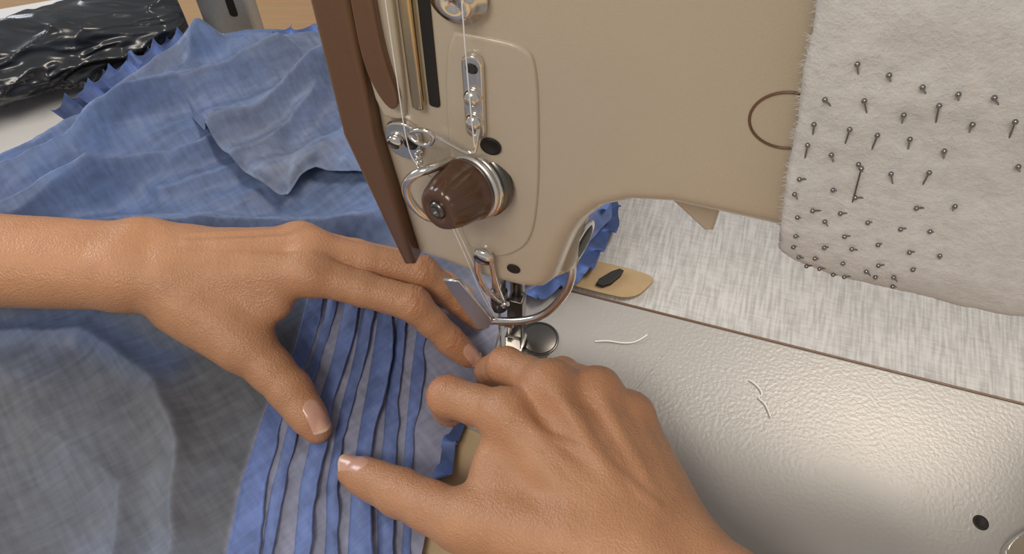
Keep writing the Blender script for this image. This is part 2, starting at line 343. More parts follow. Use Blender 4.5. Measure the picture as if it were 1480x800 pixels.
# threads
tube('needle_thread',[(-.02,-3.75,24),(.0,-3.75,21.2),(.1,-3.7,18.6)],.022,M_thread,mach)
tube('take_up_thread',[(-2.2,-3.8,26),(-2.25,-3.75,21),(-2.35,-3.6,17.7),(-2.0,-3.7,17.0),(-1.2,-3.7,16.3)],.022,M_thread,mach)
tube('lower_thread',[(-1.1,-3.6,14.4),(-.6,-3.4,12),(-.3,-2.6,8),(-.3,-.6,3.2),(-.35,-.35,.6)],.022,M_thread,mach)
tube('lower_thread_b',[(-.9,-3.6,14.2),(-.45,-3.3,12),(-.1,-2.3,7),(-.1,-.8,3.2),(-.6,-.6,.6)],.022,M_thread,mach)
sc=empty('thread_scrap')
tube('strand',[W(*p) for p in [(4.4,1.5,.06),(5.0,1.75,.10),(5.8,1.8,.08),(6.6,2.1,.1),(7.0,2.7,.12)]],.04,M_thread,sc)
sc=empty('thread_scrap')
tube('strand',[W(*p) for p in [(12.6,1.6,.08),(13.1,1.4,.1),(13.4,.9,.08),(13.1,.7,.12),(13.6,.5,.08),(13.9,-.2,.1)]],.04,M_thread,sc)

# ------------------------------------------------------------------ felt pincushion sleeve
fp=empty('felt_pincushion_sleeve',(NX,NY,0),TH)
loop=rrect(-4.3,5.2,15.5,29.4,3.1,10);loop=np.array(loop)
L=[]
for i in range(len(loop)):
    a=loop[i];b=loop[(i+1)%len(loop)];m=max(1,int(np.linalg.norm(b-a)/.18))
    for k in range(m): L.append(a+(b-a)*k/m)
L=np.array(L);nl=len(L);xs=np.linspace(0,1,110)
cen=np.array([.6,22.6]);V=[]
yy,zz=L[:,0],L[:,1]
edge=10.2-(zz-16)*.165+.35*fbm(zz*.35,yy*.3,5)+.09*fbm(zz*4,yy*4,6)
nrm=(L-cen)/np.linalg.norm(L-cen,axis=1)[:,None]
for t in xs:
    X=edge+(26-edge)*t
    dd=.5*fbm(X*.22,zz*.22,11)+.25*fbm(X*1.0,zz*1.0+yy,12)+.05*fbm(X*5,zz*5+yy*5,13)-.25*np.exp(-(X-edge)/.5)
    sag=np.clip((18-zz)/2,0,1)*.2*(1+np.sin(X*.55))
    Q=np.stack([X,yy+nrm[:,0]*dd,zz+nrm[:,1]*dd-sag],1);V.append(Q)
V=np.concatenate(V);F=[]
for k in range(len(xs)-1):
    for i in range(nl):
        j=(i+1)%nl;F.append([k*nl+i,k*nl+j,(k+1)*nl+j,(k+1)*nl+i])
felt=mesh('felt',V,F,M_felt,fp)
so=felt.modifiers.new('thick','SOLIDIFY');so.thickness=.45*S;so.offset=-1
FV=[];FF=[]
for k in range(1100):
    i=random.randrange(nl);b=Vector(V[i]);
    if b.y>-2.5 and b.z>18: continue
    b=b+Vector((random.uniform(0,.1),random.uniform(0,.35) if b.y<-3 else 0,0))
    d=Vector((-random.uniform(.1,1),random.uniform(-.6,.3),random.uniform(-.6,.6))).normalized()*random.uniform(.08,.25)
    s=Vector((0,.006,.008));o=len(FV)
    FV+= [tuple(b-s),tuple(b+s),tuple(b+d)];FF.append([o,o+1,o+2])
mesh('felt_fibres',FV,FF,M_felt,fp)
M_pin=simple('pin_steel',(.30,.29,.275),.25,1)
fb=BVHTree.FromPolygons([Vector(v) for v in V],[tuple(q) for q in F])
PV=[];PF=[]
def add_pin(x,z,ln,lean):
    hit=fb.ray_cast(Vector((x,-12,z)),Vector((0,1,0)))
    if hit[0] is None: return
    e=hit[0];h=e+Vector((-lean,-.10-.2*ln,ln))
    t=e+(e-h).normalized()*.15
    r=.072;o=len(PV)
    for a in range(6):
        ph=-math.pi/2+math.pi*a/5
        for b in range(8): th=2*math.pi*b/8;PV.append((h.x+r*math.cos(ph)*math.cos(th),h.y+r*math.cos(ph)*math.sin(th),h.z+r*math.sin(ph)))
    for a in range(5):
        for b in range(8): PF.append([o+a*8+b,o+a*8+(b+1)%8,o+(a+1)*8+(b+1)%8,o+(a+1)*8+b])
    d=(t-h).normalized();u=d.orthogonal().normalized();w=d.cross(u);o=len(PV)
    for c in (h,t):
        for b in range(6): th=2*math.pi*b/6;PV.append(tuple(c+(u*math.cos(th)+w*math.sin(th))*.027))
    for b in range(6): PF.append([o+b,o+(b+1)%6,o+6+(b+1)%6,o+6+b])
rows=[(24.5,9.8,14.9),(23.5,9.4,14.8),(22.6,9.5,14.7),(21.7,9.5,14.5),(20.8,9.6,14.4),(20.0,9.7,14.3),(19.2,9.9,14.1),(18.4,10.1,14.0),(17.7,10.3,13.9),(17.1,10.6,13.8),(16.6,11.0,13.5)]
for z,x0,x1 in rows:
    x=x0+random.uniform(0,.3)
    while x<x1:
        if random.random()<.9:
            add_pin(x,z+random.uniform(-.2,.2),random.choice([.25,.35,.45,.6]) if z>21.2 else random.choice([.03,.05,.12,.3]),random.uniform(.08,.2))
        x+=random.uniform(.66,.9)
for x,z,l in((11.2,20.5,1.6),(14.7,24.9,1.9),(14.4,26.4,1.4)): add_pin(x,z,l,random.uniform(.2,.4) if x<12 else -.25)
mesh('pins',PV,PF,M_pin,fp)

# ------------------------------------------------------------------ tables, backdrop
tb=empty('sewing_table')
slab('table_top',[(-66,6),(-33.6,33.2),(-17,47.0),(-15.8,47.4),(70,22),(70,-40),(-66,-40)],-3.6,-.35,.15,M_tablewood,tb,axis='z')
for i,(x,y) in enumerate(((-58,-34),(62,-34),(62,18),(-20,36))): cyl('leg_%d'%i,(x,y,-75),(x,y,-3.5),2.2,M_rack,tb)
nr,nc=90,200;X=np.linspace(1.5,60,nc)[None,:].repeat(nr,0);Y=np.linspace(4.5,24,nr)[:,None].repeat(nc,1)
Z=-.16+.05*fbm(X*.5,Y*.2,3)+.03*fbm(X*3,Y*.6,4)
mc=mesh('ribbed_table_cloth',np.stack([X,Y,Z],-1).reshape(-1,3),grid_faces(nr,nc),M_muslin)
mc.location=(NX*S,NY*S,0);mc.rotation_euler=(0,0,TH)
tab=empty('cardboard_template',(NX,NY,0),TH)
slab('board',smooth_poly([(1.0,4.7),(1.0,6.6),(3,6.7),(5.9,6.7),(6.6,6.5),(6.6,6.1),(5.8,4.7),(4,4.6)],2),-.02,.14,.03,M_tab,tab,axis='z')
slab('black_clip',smooth_poly([(3.4,5.0),(4.5,6.4),(5.0,6.3),(4.2,4.9)],1),.14,.4,.05,M_black,tab,axis='z')
wt=empty('white_side_table')
slab('top',[(-66,9),(-34.3,34.6),(-23.3,44.0),(-28,56),(-80,40)],-5,-1.6,.15,M_white,wt,axis='z')
for i,(x,y) in enumerate(((-62,15),(-28,44),(-30,52),(-72,38))): cyl('leg_%d'%i,(x,y,-75),(x,y,-4.8),1.5,M_rack,wt)
# plastic wrapped roll
a=np.array([-44.,37.3,1.2]);b=np.array([-23.6,48.2,1.2]);d=(b-a)/np.linalg.norm(b-a);s_=np.array([-d[1],d[0],0]);up=np.array([0,0,1])
nr,nc=260,160;V=[]
T=np.linspace(0,1,nr)[:,None].repeat(nc,1);PH=(np.linspace(0,2*math.pi,nc,endpoint=False))[None,:].repeat(nr,0)
rr=2.8*(1-np.abs(2*T-1)**14*.5)
ca,sa=np.cos(PH),np.sin(PH)
def sn(u,s): return (vn(u[0],u[1],s)-.5)
wx_=T*5+.6*sn((T*4+ca,sa*2),20)
f1=1-2*np.abs(sn((wx_+ca*.8,sa*2.2+T*3),21));f2=1-2*np.abs(sn((wx_*2+ca*1.5,sa*4.5-T*7),22));f3=1-2*np.abs(sn((wx_*3+ca*3+sa*2,sa*7+T*4),23))
rr=rr*(.70+.24*f1**2+.12*f2**2+.05*f3**2)
P=a+(b-a)*T[...,None]+s_*(rr*ca)[...,None]*1.15+up*(rr*.95*sa)[...,None]
P[...,2]=np.maximum(P[...,2],-1.55)
F=[]
for k in range(nr-1):
    for i in range(nc): j=(i+1)%nc;F.append([k*nc+i,k*nc+j,(k+1)*nc+j,(k+1)*nc+i])
F.append(list(range(nc)));F.append([(nr-1)*nc+i for i in range(nc)])
mesh('plastic_wrapped_roll',P.reshape(-1,3),F,M_film)
rk=empty('shelf_rack')
for i,(x,y) in enumerate(((-20.9,50.5),(-20.9,95))):
    slab('post_%d'%i,[(x-1.9,y-1.2),(x+1.5,y-1.2),(x+1.5,y+1.2),(x-1.9,y+1.2)],-75,60,.1,M_rack,rk,axis='z')
    for k in range(14): slab('post_%d_slot_%d'%(i,k),rrect(x+.2,x+.8,-12+k*3,-10.4+k*3,.25),y-1.26,y-1.1,.02,M_black,rk)
cyl('cross_brace',(-20.9,51,-60),(-20.9,95,-60),.8,M_rack,rk)
slab('floor',[(-350,-300),(350,-300),(350,500),(-350,500)],-77,-75,.1,M_floor,None,axis='z')
slab('wall_back',[(-350,500),(350,500),(350,504),(-350,504)],-75,200,.1,M_white,None,axis='z')

# ------------------------------------------------------------------ blue fabric
fab=empty('blue_fabric')
GRAY=np.array([.135,.145,.165]);BLUE=np.array([.105,.17,.35]);ROYAL=np.array([.08,.14,.37]);PALE=np.array([.25,.265,.37])
KY=[-6,4,10.4,13.6,17.5,21,24,27]
KX=[[-12.2,-12.6,-12.9,-12.9,-12.4,-11.5,-11.3,-11.3],[-10.6,-10.9,-11.3,-11.4,-11.1,-10.4,-10.2,-10.2],[-9.2,-9.5,-9.9,-10.1,-9.9,-9.4,-9.2,-9.2],[-7.7,-8.1,-8.5,-8.8,-8.6,-8.3,-8.2,-8.2],[-6.6,-6.9,-7.4,-7.6,-7.5,-7.3,-7.2,-7.2],[-5.5,-5.7,-6.1,-6.4,-6.4,-6.3,-6.2,-6.2],[-4.7,-4.8,-5.0,-5.2,-5.2,-5.1,-5.0,-5.0]]
def seg_d(x,y,pl):
    D=np.full(np.shape(x),1e9)
    for (ax,ay),(bx,by) in zip(pl[:-1],pl[1:]):
        t=np.clip(((x-ax)*(bx-ax)+(y-ay)*(by-ay))/((bx-ax)**2+(by-ay)**2),0,1)
        D=np.minimum(D,np.hypot(x-ax-t*(bx-ax),y-ay-t*(by-ay)))
    return D
RID=[([(-34,28.5),(-26,32.5),(-21,38),(-15,43)],2.7,1.25),([(-30,26.5),(-20,32.5),(-15,37),(-10,43)],2.3,.95),([(-31,33),(-25,38),(-20,43)],1.6,1.1),
     ([(-33,24.8),(-27,27.5),(-23,30.5)],1.5,.9),([(-24,34),(-21,40),(-20,44)],1.2,.8),([(-20,30.5),(-15,34),(-12,39)],1.0,.7),
     ([(-24,27.5),(-15,29.0),(-7.6,28.6)],1.5,.8),([(-31,21.0),(-23,21.6),(-18,18.5),(-15.5,15),(-14.2,9)],.8,.9),
     ([(-34,18),(-26,14.5),(-20,7)],.9,1.6),([(-30,11),(-24,6),(-19,0)],.8,1.4),([(-24,17),(-18,13),(-16,6)],.45,.8),([(-8,36),(-3,42)],1.4,1.5)]
def Hf(x,y):
    wu=sstep(26,31,y);wl=sstep(-12.5,-18,x)*(1-wu)
    wx=x+2.5*fbm(x*.13,y*.13,31);wy=y+2.5*fbm(x*.13,y*.13,32)
    z=.28+wu*.5+wl*.3
    u=wx*.55-wy*.83
    z=z+wu*(.9*(.5+.5*np.sin(u*1.05))**3+1.4*fbm(x*.22,y*.22,33))
    z=z+wl*(.3*(.5+.5*np.sin((wx*.35+wy*.94)*.9))**2+.5*fbm(x*.15,y*.15,34))
    for pl,h,w in RID: z=z+h*np.exp(-(seg_d(wx,wy,pl)/w)**1.35)
    z=z+(.06+.08*wu)*fbm(x*1.1,y*1.1,35)+.3*(.4+.6*wu)*np.abs(fbm(x*.5+y*.3,y*.5,36))
    fl=sstep(-13.3,-12.6,x)*(1-sstep(24,27,y))
    z=z*(1-fl)+fl*(.26+.08*fbm(x*.8,y*.4,37))
    return np.maximum(z,.12)
yl=[-6,24,29,34,37.5,42.8,44.9,46.4,47.8];xl=[-52,-43,-36.5,-31.2,-27.4,-25.0,-23.6,-21.8,-17]
yr=[-6,10.5,15.9,19,21,24,26.5,29.5,33,40,47.8];xr=[-4.8,-4.1,-3.3,-1.9,-1.0,.2,3.0,5.8,5.8,3,-6]
nr,nc=540,440
ys=np.linspace(-6,47.4,nr);Y=ys[:,None].repeat(nc,1);XL=np.interp(ys,yl,xl)+.3*fbm(ys*.6,ys*0,41);XR=np.interp(ys,yr,xr)+.35*fbm(ys*.9,ys*0,42)
X=XL[:,None]+(XR-XL)[:,None]*np.linspace(0,1,nc)[None,:]
Z=Hf(X,Y)
ed=np.minimum(np.minimum(X-XL[:,None],2.0)/2.0,np.clip((47.6-Y)/3,0,1))
Z=Z*(.25+.75*ed**.7)
def put_col(o,C):
    a=o.data.color_attributes.new('Col','FLOAT_COLOR','POINT')
    a.data.foreach_set('color',np.concatenate([C.reshape(-1,3),np.ones((C.size//3,1))],1).astype(np.float32).ravel())
def mixc(a,b,t): return a*(1-t[...,None])+b*t[...,None]
bl=np.clip(sstep(22,29,Y)*.65+.9*fbm(X*.12,Y*.12,51)+.05,0,1)
C=mixc(GRAY[None,None]*np.ones(X.shape+(3,)),BLUE,bl)
bst=np.exp(-(seg_d(X,Y,[(-32,21),(-23,22.3),(-18,20)])/1.2)**2)*.7
C=mixc(C,BLUE,bst)
x0=np.interp(Y,KY,KX[0]);fl=sstep(-.3,.1,X-x0)*(1-sstep(24,27,Y))
C=mixc(C,PALE,fl);C=mixc(C,ROYAL,(1-fl)*np.exp(-((X-XR[:,None])/1.5)**2)*.8)
sh=mesh('main_sheet',np.stack([X,Y,Z],-1).reshape(-1,3),grid_faces(nr,nc),M_fab,fab);put_col(sh,C)
# overlapping upper layer
ex_=[-22,-19.5,-17.4,-15.0,-13.0,-12.3,-11.6,-9,-5,0,6];ey_=[40,36.0,33.4,31.3,30.4,31.6,32.4,32.0,32.2,33,32]
nr,nc=220,320
xs=np.linspace(-22,5.5,nc);e=np.interp(xs,ex_,ey_)+.3*fbm(xs*.8,xs*0,61)
T=np.linspace(0,1,nr)[:,None];Y=e[None,:]+(46.6-e)[None,:]*T;X=xs[None,:].repeat(nr,0)
lift=.3+1.1*np.exp(-((Y-e[None,:])/3.0)**2)*(.6+.8*vn(X*.5,Y*0,62))+.25*np.sin(X*1.1+Y*.3)*np.exp(-((Y-e[None,:])/5)**2)
fd=sstep(-21,-16.5,X)
Z=Hf(X,Y)*(.3+.7*np.clip((47.2-Y)/3,0,1))+lift*fd+.02-.25*(1-sstep(-22,-20.5,X))
Z=Z-np.exp(-((Y-e[None,:])/.5)**2)*.4*fd-.2*(1-fd)*np.exp(-((Y-e[None,:])/.4)**2)
bl=np.clip(.4+1.2*fbm(X*.15,Y*.15,63),0,1)
C=mixc(np.ones(X.shape+(3,))*BLUE,GRAY*1.25,bl*.8)
o=mesh('upper_fold',np.stack([X,Y,Z],-1).reshape(-1,3),grid_faces(nr,nc),M_fab,fab);put_col(o,C)
m=o.modifiers.new('t','SOLIDIFY');m.thickness=.0004
def flap(name,xf,ya,yb,w,lift,seed,col,ny=420,nt=14):
    y=np.linspace(ya,yb,ny)[:,None];t=np.linspace(0,1,nt)[None,:]
    xb=np.interp(y,KY,xf)+.22*fbm(y*.25,y*0,seed)
    wv=fbm(y*.28,y*0,seed+1,3)+.35*fbm(y*.9,y*0,seed+9,2)
    ww=w*(1+1.0*fbm(y*.2,y*0,seed+2))
    X=xb+ww*t+.7*wv*t**2;Y=y+0*t
    Z=Hf(X,Y)+.03+lift*np.sin(t*1.9)*(.35+1.8*np.clip(wv+.2,0,1))+.32*wv*t**2+.06*fbm(y*2.0,t*2,seed+3)
    Z=np.maximum(Z,Hf(X,Y)+.04)
    C=np.ones(X.shape+(3,))*col*(1+.5*fbm(Y*.9,X*1.2,seed+5))[...,None]
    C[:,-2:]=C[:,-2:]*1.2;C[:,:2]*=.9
    C=C*.8+.2*PALE
    o=mesh(name,np.stack([X,Y,Z],-1).reshape(-1,3),grid_faces(ny,nt),M_fab,fab);put_col(o,C)
    m=o.modifiers.new('t','SOLIDIFY');m.thickness=.0003
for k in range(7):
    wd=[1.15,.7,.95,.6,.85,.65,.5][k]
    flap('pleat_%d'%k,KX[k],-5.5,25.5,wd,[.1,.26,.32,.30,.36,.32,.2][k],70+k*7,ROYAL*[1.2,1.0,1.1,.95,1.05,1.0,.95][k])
def ruffle(name,pl,w,amp,freq,col,z0,seed,tilt=.5):
    pl=np.array(pl,float);dl=np.r_[0,np.cumsum(np.linalg.norm(np.diff(pl,axis=0),axis=1))]
    n=int(dl[-1]*26);s=np.linspace(0,dl[-1],n);cx=np.interp(s,dl,pl[:,0]);cy=np.interp(s,dl,pl[:,1])
    tx=np.gradient(cx);ty=np.gradient(cy);l=np.hypot(tx,ty);nx,ny=-ty/l,tx/l
    nt=16;t=np.linspace(0,1,nt)[None,:];ph=s*freq+2.5*fbm(s*.4,s*0,seed)
    wob=(amp*np.sin(ph))[:,None]*t**.8
    wv=(1-.12*np.cos(ph)+.6*fbm(s*.9,s*0,seed+2))[:,None]
    X=cx[:,None]+nx[:,None]*w*t*wv+(tx/l)[:,None]*.3*np.cos(ph)[:,None]*t
    Y=cy[:,None]+ny[:,None]*w*t*wv+(ty/l)[:,None]*.3*np.cos(ph)[:,None]*t
    Z=z0+wob+tilt*t+amp*t
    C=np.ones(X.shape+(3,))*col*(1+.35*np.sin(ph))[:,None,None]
    o=mesh(name,np.stack([X,Y,Z],-1).reshape(-1,3),grid_faces(n,nt),M_fab,fab);put_col(o,C)
ruffle('ruffle_top_left',[(-22.3,44.2),(-25.2,41.2),(-27.9,37.0)],-1.7,.32,4.2,ROYAL*.5,.8,80,.3)
ruffle('ruffle_top_left_b',[(-21.3,43.6),(-24.0,41.0),(-26.4,37.8)],-1.6,.34,3.9,ROYAL*.75,1.5,81,.5)
ruffle('ruffle_top_left_c',[(-20.6,42.6),(-22.8,40.6),(-24.8,38.2)],-1.5,.30,3.4,ROYAL*.9,2.0,86,.5)
ruffle('ruffle_top',[(-7,45.4),(-14,45.6),(-20,44.6),(-23,43.0)],-1.1,.2,4.0,ROYAL*1.0,.9,82,.0)
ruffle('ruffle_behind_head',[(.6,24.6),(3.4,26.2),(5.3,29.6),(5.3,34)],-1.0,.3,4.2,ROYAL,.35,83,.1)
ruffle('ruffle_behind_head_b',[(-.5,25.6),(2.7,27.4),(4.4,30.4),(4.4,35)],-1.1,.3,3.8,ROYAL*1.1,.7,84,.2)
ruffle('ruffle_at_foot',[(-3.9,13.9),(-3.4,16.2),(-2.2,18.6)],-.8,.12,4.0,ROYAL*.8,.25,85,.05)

# ------------------------------------------------------------------ hands (implicit surface -> mesh)
def sdf_build(palm,fingers,res,kf=.5):
    allp=palm+[q for f in fingers for q in f]
    lo=np.min([np.minimum(p[0],p[1])-max(p[2],p[3]) for p in allp],0)-.6
    hi=np.max([np.maximum(p[0],p[1])+max(p[2],p[3]) for p in allp],0)+.6
    n=np.ceil((hi-lo)/res).astype(int)+1
    ax=[(lo[i]+np.arange(n[i])*res).astype(np.float32) for i in range(3)]
    def blend(F,p,k):
        a,b,ra,rb=p[:4];a=np.array(a,float);b=np.array(b,float);m=max(ra,rb)+k+.35
        l=np.maximum(((np.minimum(a,b)-m-lo)/res).astype(int),0);h=np.minimum(((np.maximum(a,b)+m-lo)/res).astype(int)+2,n)
        sl=tuple(slice(l[i],h[i]) for i in range(3))
        x=ax[0][sl[0]][:,None,None];y=ax[1][sl[1]][None,:,None];z=ax[2][sl[2]][None,None,:]
        d=(b-a).astype(np.float32);L2=float((d*d).sum())+1e-9
        t=np.clip(((x-a[0])*d[0]+(y-a[1])*d[1]+(z-a[2])*d[2])/L2,0,1)
        D=np.sqrt((x-a[0]-t*d[0])**2+(y-a[1]-t*d[1])**2+(z-a[2]-t*d[2])**2)-(ra+(rb-ra)*t)
        G=F[sl]
        if k>0:
            hh=np.maximum(k-np.abs(G-D),0)/k;F[sl]=np.minimum(G,D)-hh*hh*k*.25
        else: F[sl]=np.minimum(G,D)
    P=np.full(n,5,np.float32)
    for p in palm: blend(P,p,p[4] if len(p)>4 else .7)
    FF=np.full(n,5,np.float32)
    for f in fingers:
        G=np.full(n,5,np.float32)
        for p in f: blend(G,p,p[4] if len(p)>4 else .25)
        hh=np.maximum(.06-np.abs(G-FF),0)/.06;FF=np.minimum(G,FF)-hh*hh*.015
    hh=np.maximum(kf-np.abs(P-FF),0)/kf;R=np.minimum(P,FF)-hh*hh*kf*.25
    return R,lo
def surface_nets(F,lo,res):
    ins=F<0
    c=[(i,j,k) for i in(0,1) for j in(0,1) for k in(0,1)]
    N=np.array(F.shape)-1
    cnt=np.zeros(N,np.int8)
    for i,j,k in c: cnt+=ins[i:i+N[0],j:j+N[1],k:k+N[2]]
    act=(cnt>0)&(cnt<8);I,J,K=np.nonzero(act)
    idx=-np.ones(N,np.int64);idx[I,J,K]=np.arange(len(I))
    pos=np.zeros((len(I),3));ct=np.zeros(len(I))
    for a in c:
        for ax in range(3):
            if a[ax]==0:
                b=list(a);b[ax]=1
                f0=F[I+a[0],J+a[1],K+a[2]];f1=F[I+b[0],J+b[1],K+b[2]]
                m=(f0<0)!=(f1<0);t=np.where(m,f0/np.where(f0-f1==0,1,f0-f1),0)
                p=np.array(a,float)[None,:].repeat(len(I),0);p[:,ax]+=t
                pos[m]+=p[m];ct+=m
    V=(pos/ct[:,None]+np.stack([I,J,K],1))*res+lo
    faces=[]
    for ax in range(3):
        s0=[slice(1,N[0]),slice(1,N[1]),slice(1,N[2])];s1=list(s0)
        s0[ax]=slice(0,N[ax]);s1[ax]=slice(1,N[ax]+1)
        A=ins[tuple(s0)];B=ins[tuple(s1)]
        for flip,mk in((0,A&~B),(1,~A&B)):
            q=np.stack(np.nonzero(mk),1);off=np.ones(3,int);off[ax]=0;q=q+off
            u,v=(ax+1)%3,(ax+2)%3
            def cell(du,dv):
                r=q.copy();r[:,u]-=du;r[:,v]-=dv;return idx[r[:,0],r[:,1],r[:,2]]
            f=np.stack([cell(1,1),cell(0,1),cell(0,0),cell(1,0)],1)
            if flip: f=f[:,::-1]
            faces.append(f)
    return V,np.concatenate(faces)
def finger(js,rs,sq=.93):
    out=[]
    for i in range(len(js)-1):
        a=np.array(js[i],float);b=np.array(js[i+1],float);m=(a+b)/2;rm=(rs[i]+rs[i+1])/2*sq
        out+=[(a,m,rs[i],rm),(m,b,rm,rs[i+1])]
    return out
def unit(v): v=np.array(v,float);return v/np.linalg.norm(v)
def make_hand(palm,fing,creases,nails,tints,res=.07):
    F,lo=sdf_build(palm,fing,res);V,Q=surface_nets(F,lo,res)
    e=empty('hand')
    o=mesh('skin',V,Q,M_skin,e)
    me=o.data;nv=len(me.vertices)
    N=np.empty(nv*3);me.vertices.foreach_get('normal',N);N=N.reshape(-1,3)
    disp=np.zeros(nv);tint=np.zeros(nv)
    for J,d,nn,rad,amp in creases:
        J=np.array(J,float);d=unit(d);nn=np.array(nn,float);nn=unit(nn-d*np.dot(nn,d))
        R=V-J;dist=np.linalg.norm(R,axis=1);s=R@d;side=np.cross(d,nn);lat=R@side
        mk=sstep(.2,.75,(R@nn)/np.maximum(dist,.01))*(1-sstep(rad,rad*1.4,dist))
        for si in(-.22,-.07,.07,.20):
            ss=s-si*rad*1.1-(.15 if si>0 else -.15)*(lat**2)
            ss=ss+.05*np.sin(lat*6+si*40)
            disp-=amp*mk*np.exp(-(ss/.05)**2);tint+=.16*mk*np.exp(-(ss/.055)**2)
        tint+=.10*mk
    for c,r,a in tints:
        tint+=a*np.exp(-(np.linalg.norm(V-np.array(c,float),axis=1)/r)**2)
    disp+=.05*fbm(V[:,0]*1.2+V[:,2],V[:,1]*1.2,90)
    disp+=.014*fbm(V[:,0]*5+V[:,2]*2,V[:,1]*5+V[:,2]*3,95)
    V2=V+N*disp[:,None]
    me.vertices.foreach_set('co',(V2*S).ravel());me.update()
    at=me.attributes.new('tint','FLOAT','POINT');at.data.foreach_set('value',np.clip(tint,0,1).astype(np.float32))
    sm=o.modifiers.new('smooth','SMOOTH');sm.factor=.3;sm.iterations=1
    bvh=BVHTree.FromPolygons([Vector(v) for v in V2],[tuple(int(k) for k in q) for q in Q])
    for nm,(c,d,nn,wd,ln) in nails.items():
        d=unit(d);nn=np.array(nn,float);nn=unit(nn-d*np.dot(nn,d));sd=np.cross(d,nn);c=np.array(c,float)
        nu,nvv=17,25;vv=[]
        for iv in range(nvv):
            b=iv/(nvv-1);
            for iu in range(nu):
                a=iu/(nu-1)*2-1
                wloc=wd*(1-.18*(1-b)**2)
                bb=b+.22*(1-a*a)*b-.30*(1-a*a)*(1-b)
                p=c+sd*a*wloc+d*(bb-.5)*ln
                hit=bvh.ray_cast(Vector(p+nn*1.6),Vector(-nn),3.0)
                z=np.dot(np.array(hit[0])-c,nn) if hit[0] is not None else .3
                vv.append([p,z,a,b])
        zc=max(v[1] for v in vv);out=[]
        for p,z,a,b in vv:
            edge=max(abs(a)**6,(1-b)**10)
            zz=max(z,zc-.12-wd*.75*a*a-.25*(b-.5)**2)+.03-.07*edge
            out.append(p+nn*zz)
        no=mesh(nm,out,grid_faces(nvv,nu).tolist(),[M_nail,M_nailtip],e)
        for pi,pl in enumerate(no.data.polygons):
            if pi//(nu-1)>=nvv-3: pl.material_index=1
        m=no.modifiers.new('t','SOLIDIFY');m.thickness=.0003
    return e

# left hand
li=[(-9.9,22.6,5.0),(-4.9,21.55,3.9),(-3.2,20.65,2.0),(-2.2,20.2,.95)]
lm=[(-10.1,24.0,5.0),(-4.6,23.6,3.7),(-2.8,23.0,1.9),(-1.8,22.5,.9)]
lr=[(-10.9,24.9,4.5),(-5.5,25.0,2.4),(-3.6,24.6,1.1),(-2.6,24.2,.75)]
lp=[(-12.0,25.3,3.5),(-7.8,25.7,1.8),(-6.0,25.4,1.0),(-4.9,25.1,.7)]
lt=[(-15.4,21.4,4.0),(-12.8,19.5,3.0),(-10.85,17.8,2.0),(-9.5,16.2,1.05)]
palm=[((-50,24.2,6.0),(-34,23.5,5.4),3.6,2.6),((-34,23.5,5.4),(-19.0,22.6,4.9),2.5,1.75),((-34,24,5.2),(-19.0,23.9,4.7),2.3,1.7),
 ((-19.0,22.6,4.9),(-16.6,22.4,4.7),1.75,1.6),((-19.0,23.9,4.7),(-16.8,24.2,4.4),1.7,1.45),
 ((-16.6,22.4,4.8),li[0],1.4,.92),((-16.8,23.2,4.9),lm[0],1.35,.92),((-16.9,24.0,4.6),lr[0],1.35,.86),((-17,24.4,4.2),lp[0],1.25,.8),
 ((-16.4,21.4,4.0),(-13.4,19.8,3.2),1.5,1.4),((-14.6,21.3,3.9),(-11.6,21.7,4.2),1.3,.85),((-13.2,20.5,3.5),(-11.8,21.3,3.9),.95,.6),
 ((-18.4,24.4,5.4),(-18.2,24.5,5.3),.85,.85,1.0),
 (li[0],li[0],1.04,1.04),(lm[0],lm[0],1.06,1.06),(lr[0],lr[0],.98,.98),
 ((-15.6,22.9,6.02),(-10.4,22.8,5.82),.18,.22,.35),((-15.8,23.5,6.08),(-10.6,24.0,5.9),.18,.22,.35),((-16,24.1,5.9),(-11.3,24.8,5.35),.17,.19,.35),
 ((-16.6,21.0,5.2),(-13.4,19.5,4.25),.18,.15,.35)]
fl_=[finger(li,[1.0,.88,.73,.52]),finger(lm,[1.0,.87,.73,.55]),finger(lr,[.9,.78,.68,.52]),finger(lp,[.82,.66,.58,.46]),finger(lt,[1.6,1.28,1.04,.74],.96)]
fl_[4].append(((-11.0,17.95,1.9),(-9.9,16.65,1.35),1.0,.9))
fl_[0].append(((-2.95,20.5,1.7),(-2.4,20.25,1.15),.66,.6))
cr=[]
up=(0,0,1)
for f,amp in((li,.04),(lm,.04),(lr,.03),(lt,.04)):
    for k in(1,2):
        d=unit(np.array(f[k+1])-np.array(f[k-1]))
        cr.append((f[k],d,up if f is not lt else (.2,-.1,1),.95 if k==1 else .75,amp if k==1 else amp*.8))
def dirv(a,b): return np.array(b,float)-np.array(a,float)
nl_={'nail_index':(np.array(li[2])*.25+np.array(li[3])*.75+np.array([.15,-.05,-.1]),dirv(li[2],li[3]),(.35,-.35,1),.46,1.0),
    'nail_middle':(np.array(lm[2])*.25+np.array(lm[3])*.75,dirv(lm[2],lm[3]),(.2,-.2,1),.46,.95),
    'nail_thumb':(np.array(lt[2])*.2+np.array(lt[3])*.8,dirv(lt[2],lt[3]),(.35,.1,1),.60,1.25)}
ti=[(p,1.0,.3) for p in(li[3],lm[3],lt[3])]+[(p,1.2,.12) for p in(li[0],lm[0],lr[0])]
make_hand(palm,fl_,cr,nl_,ti)

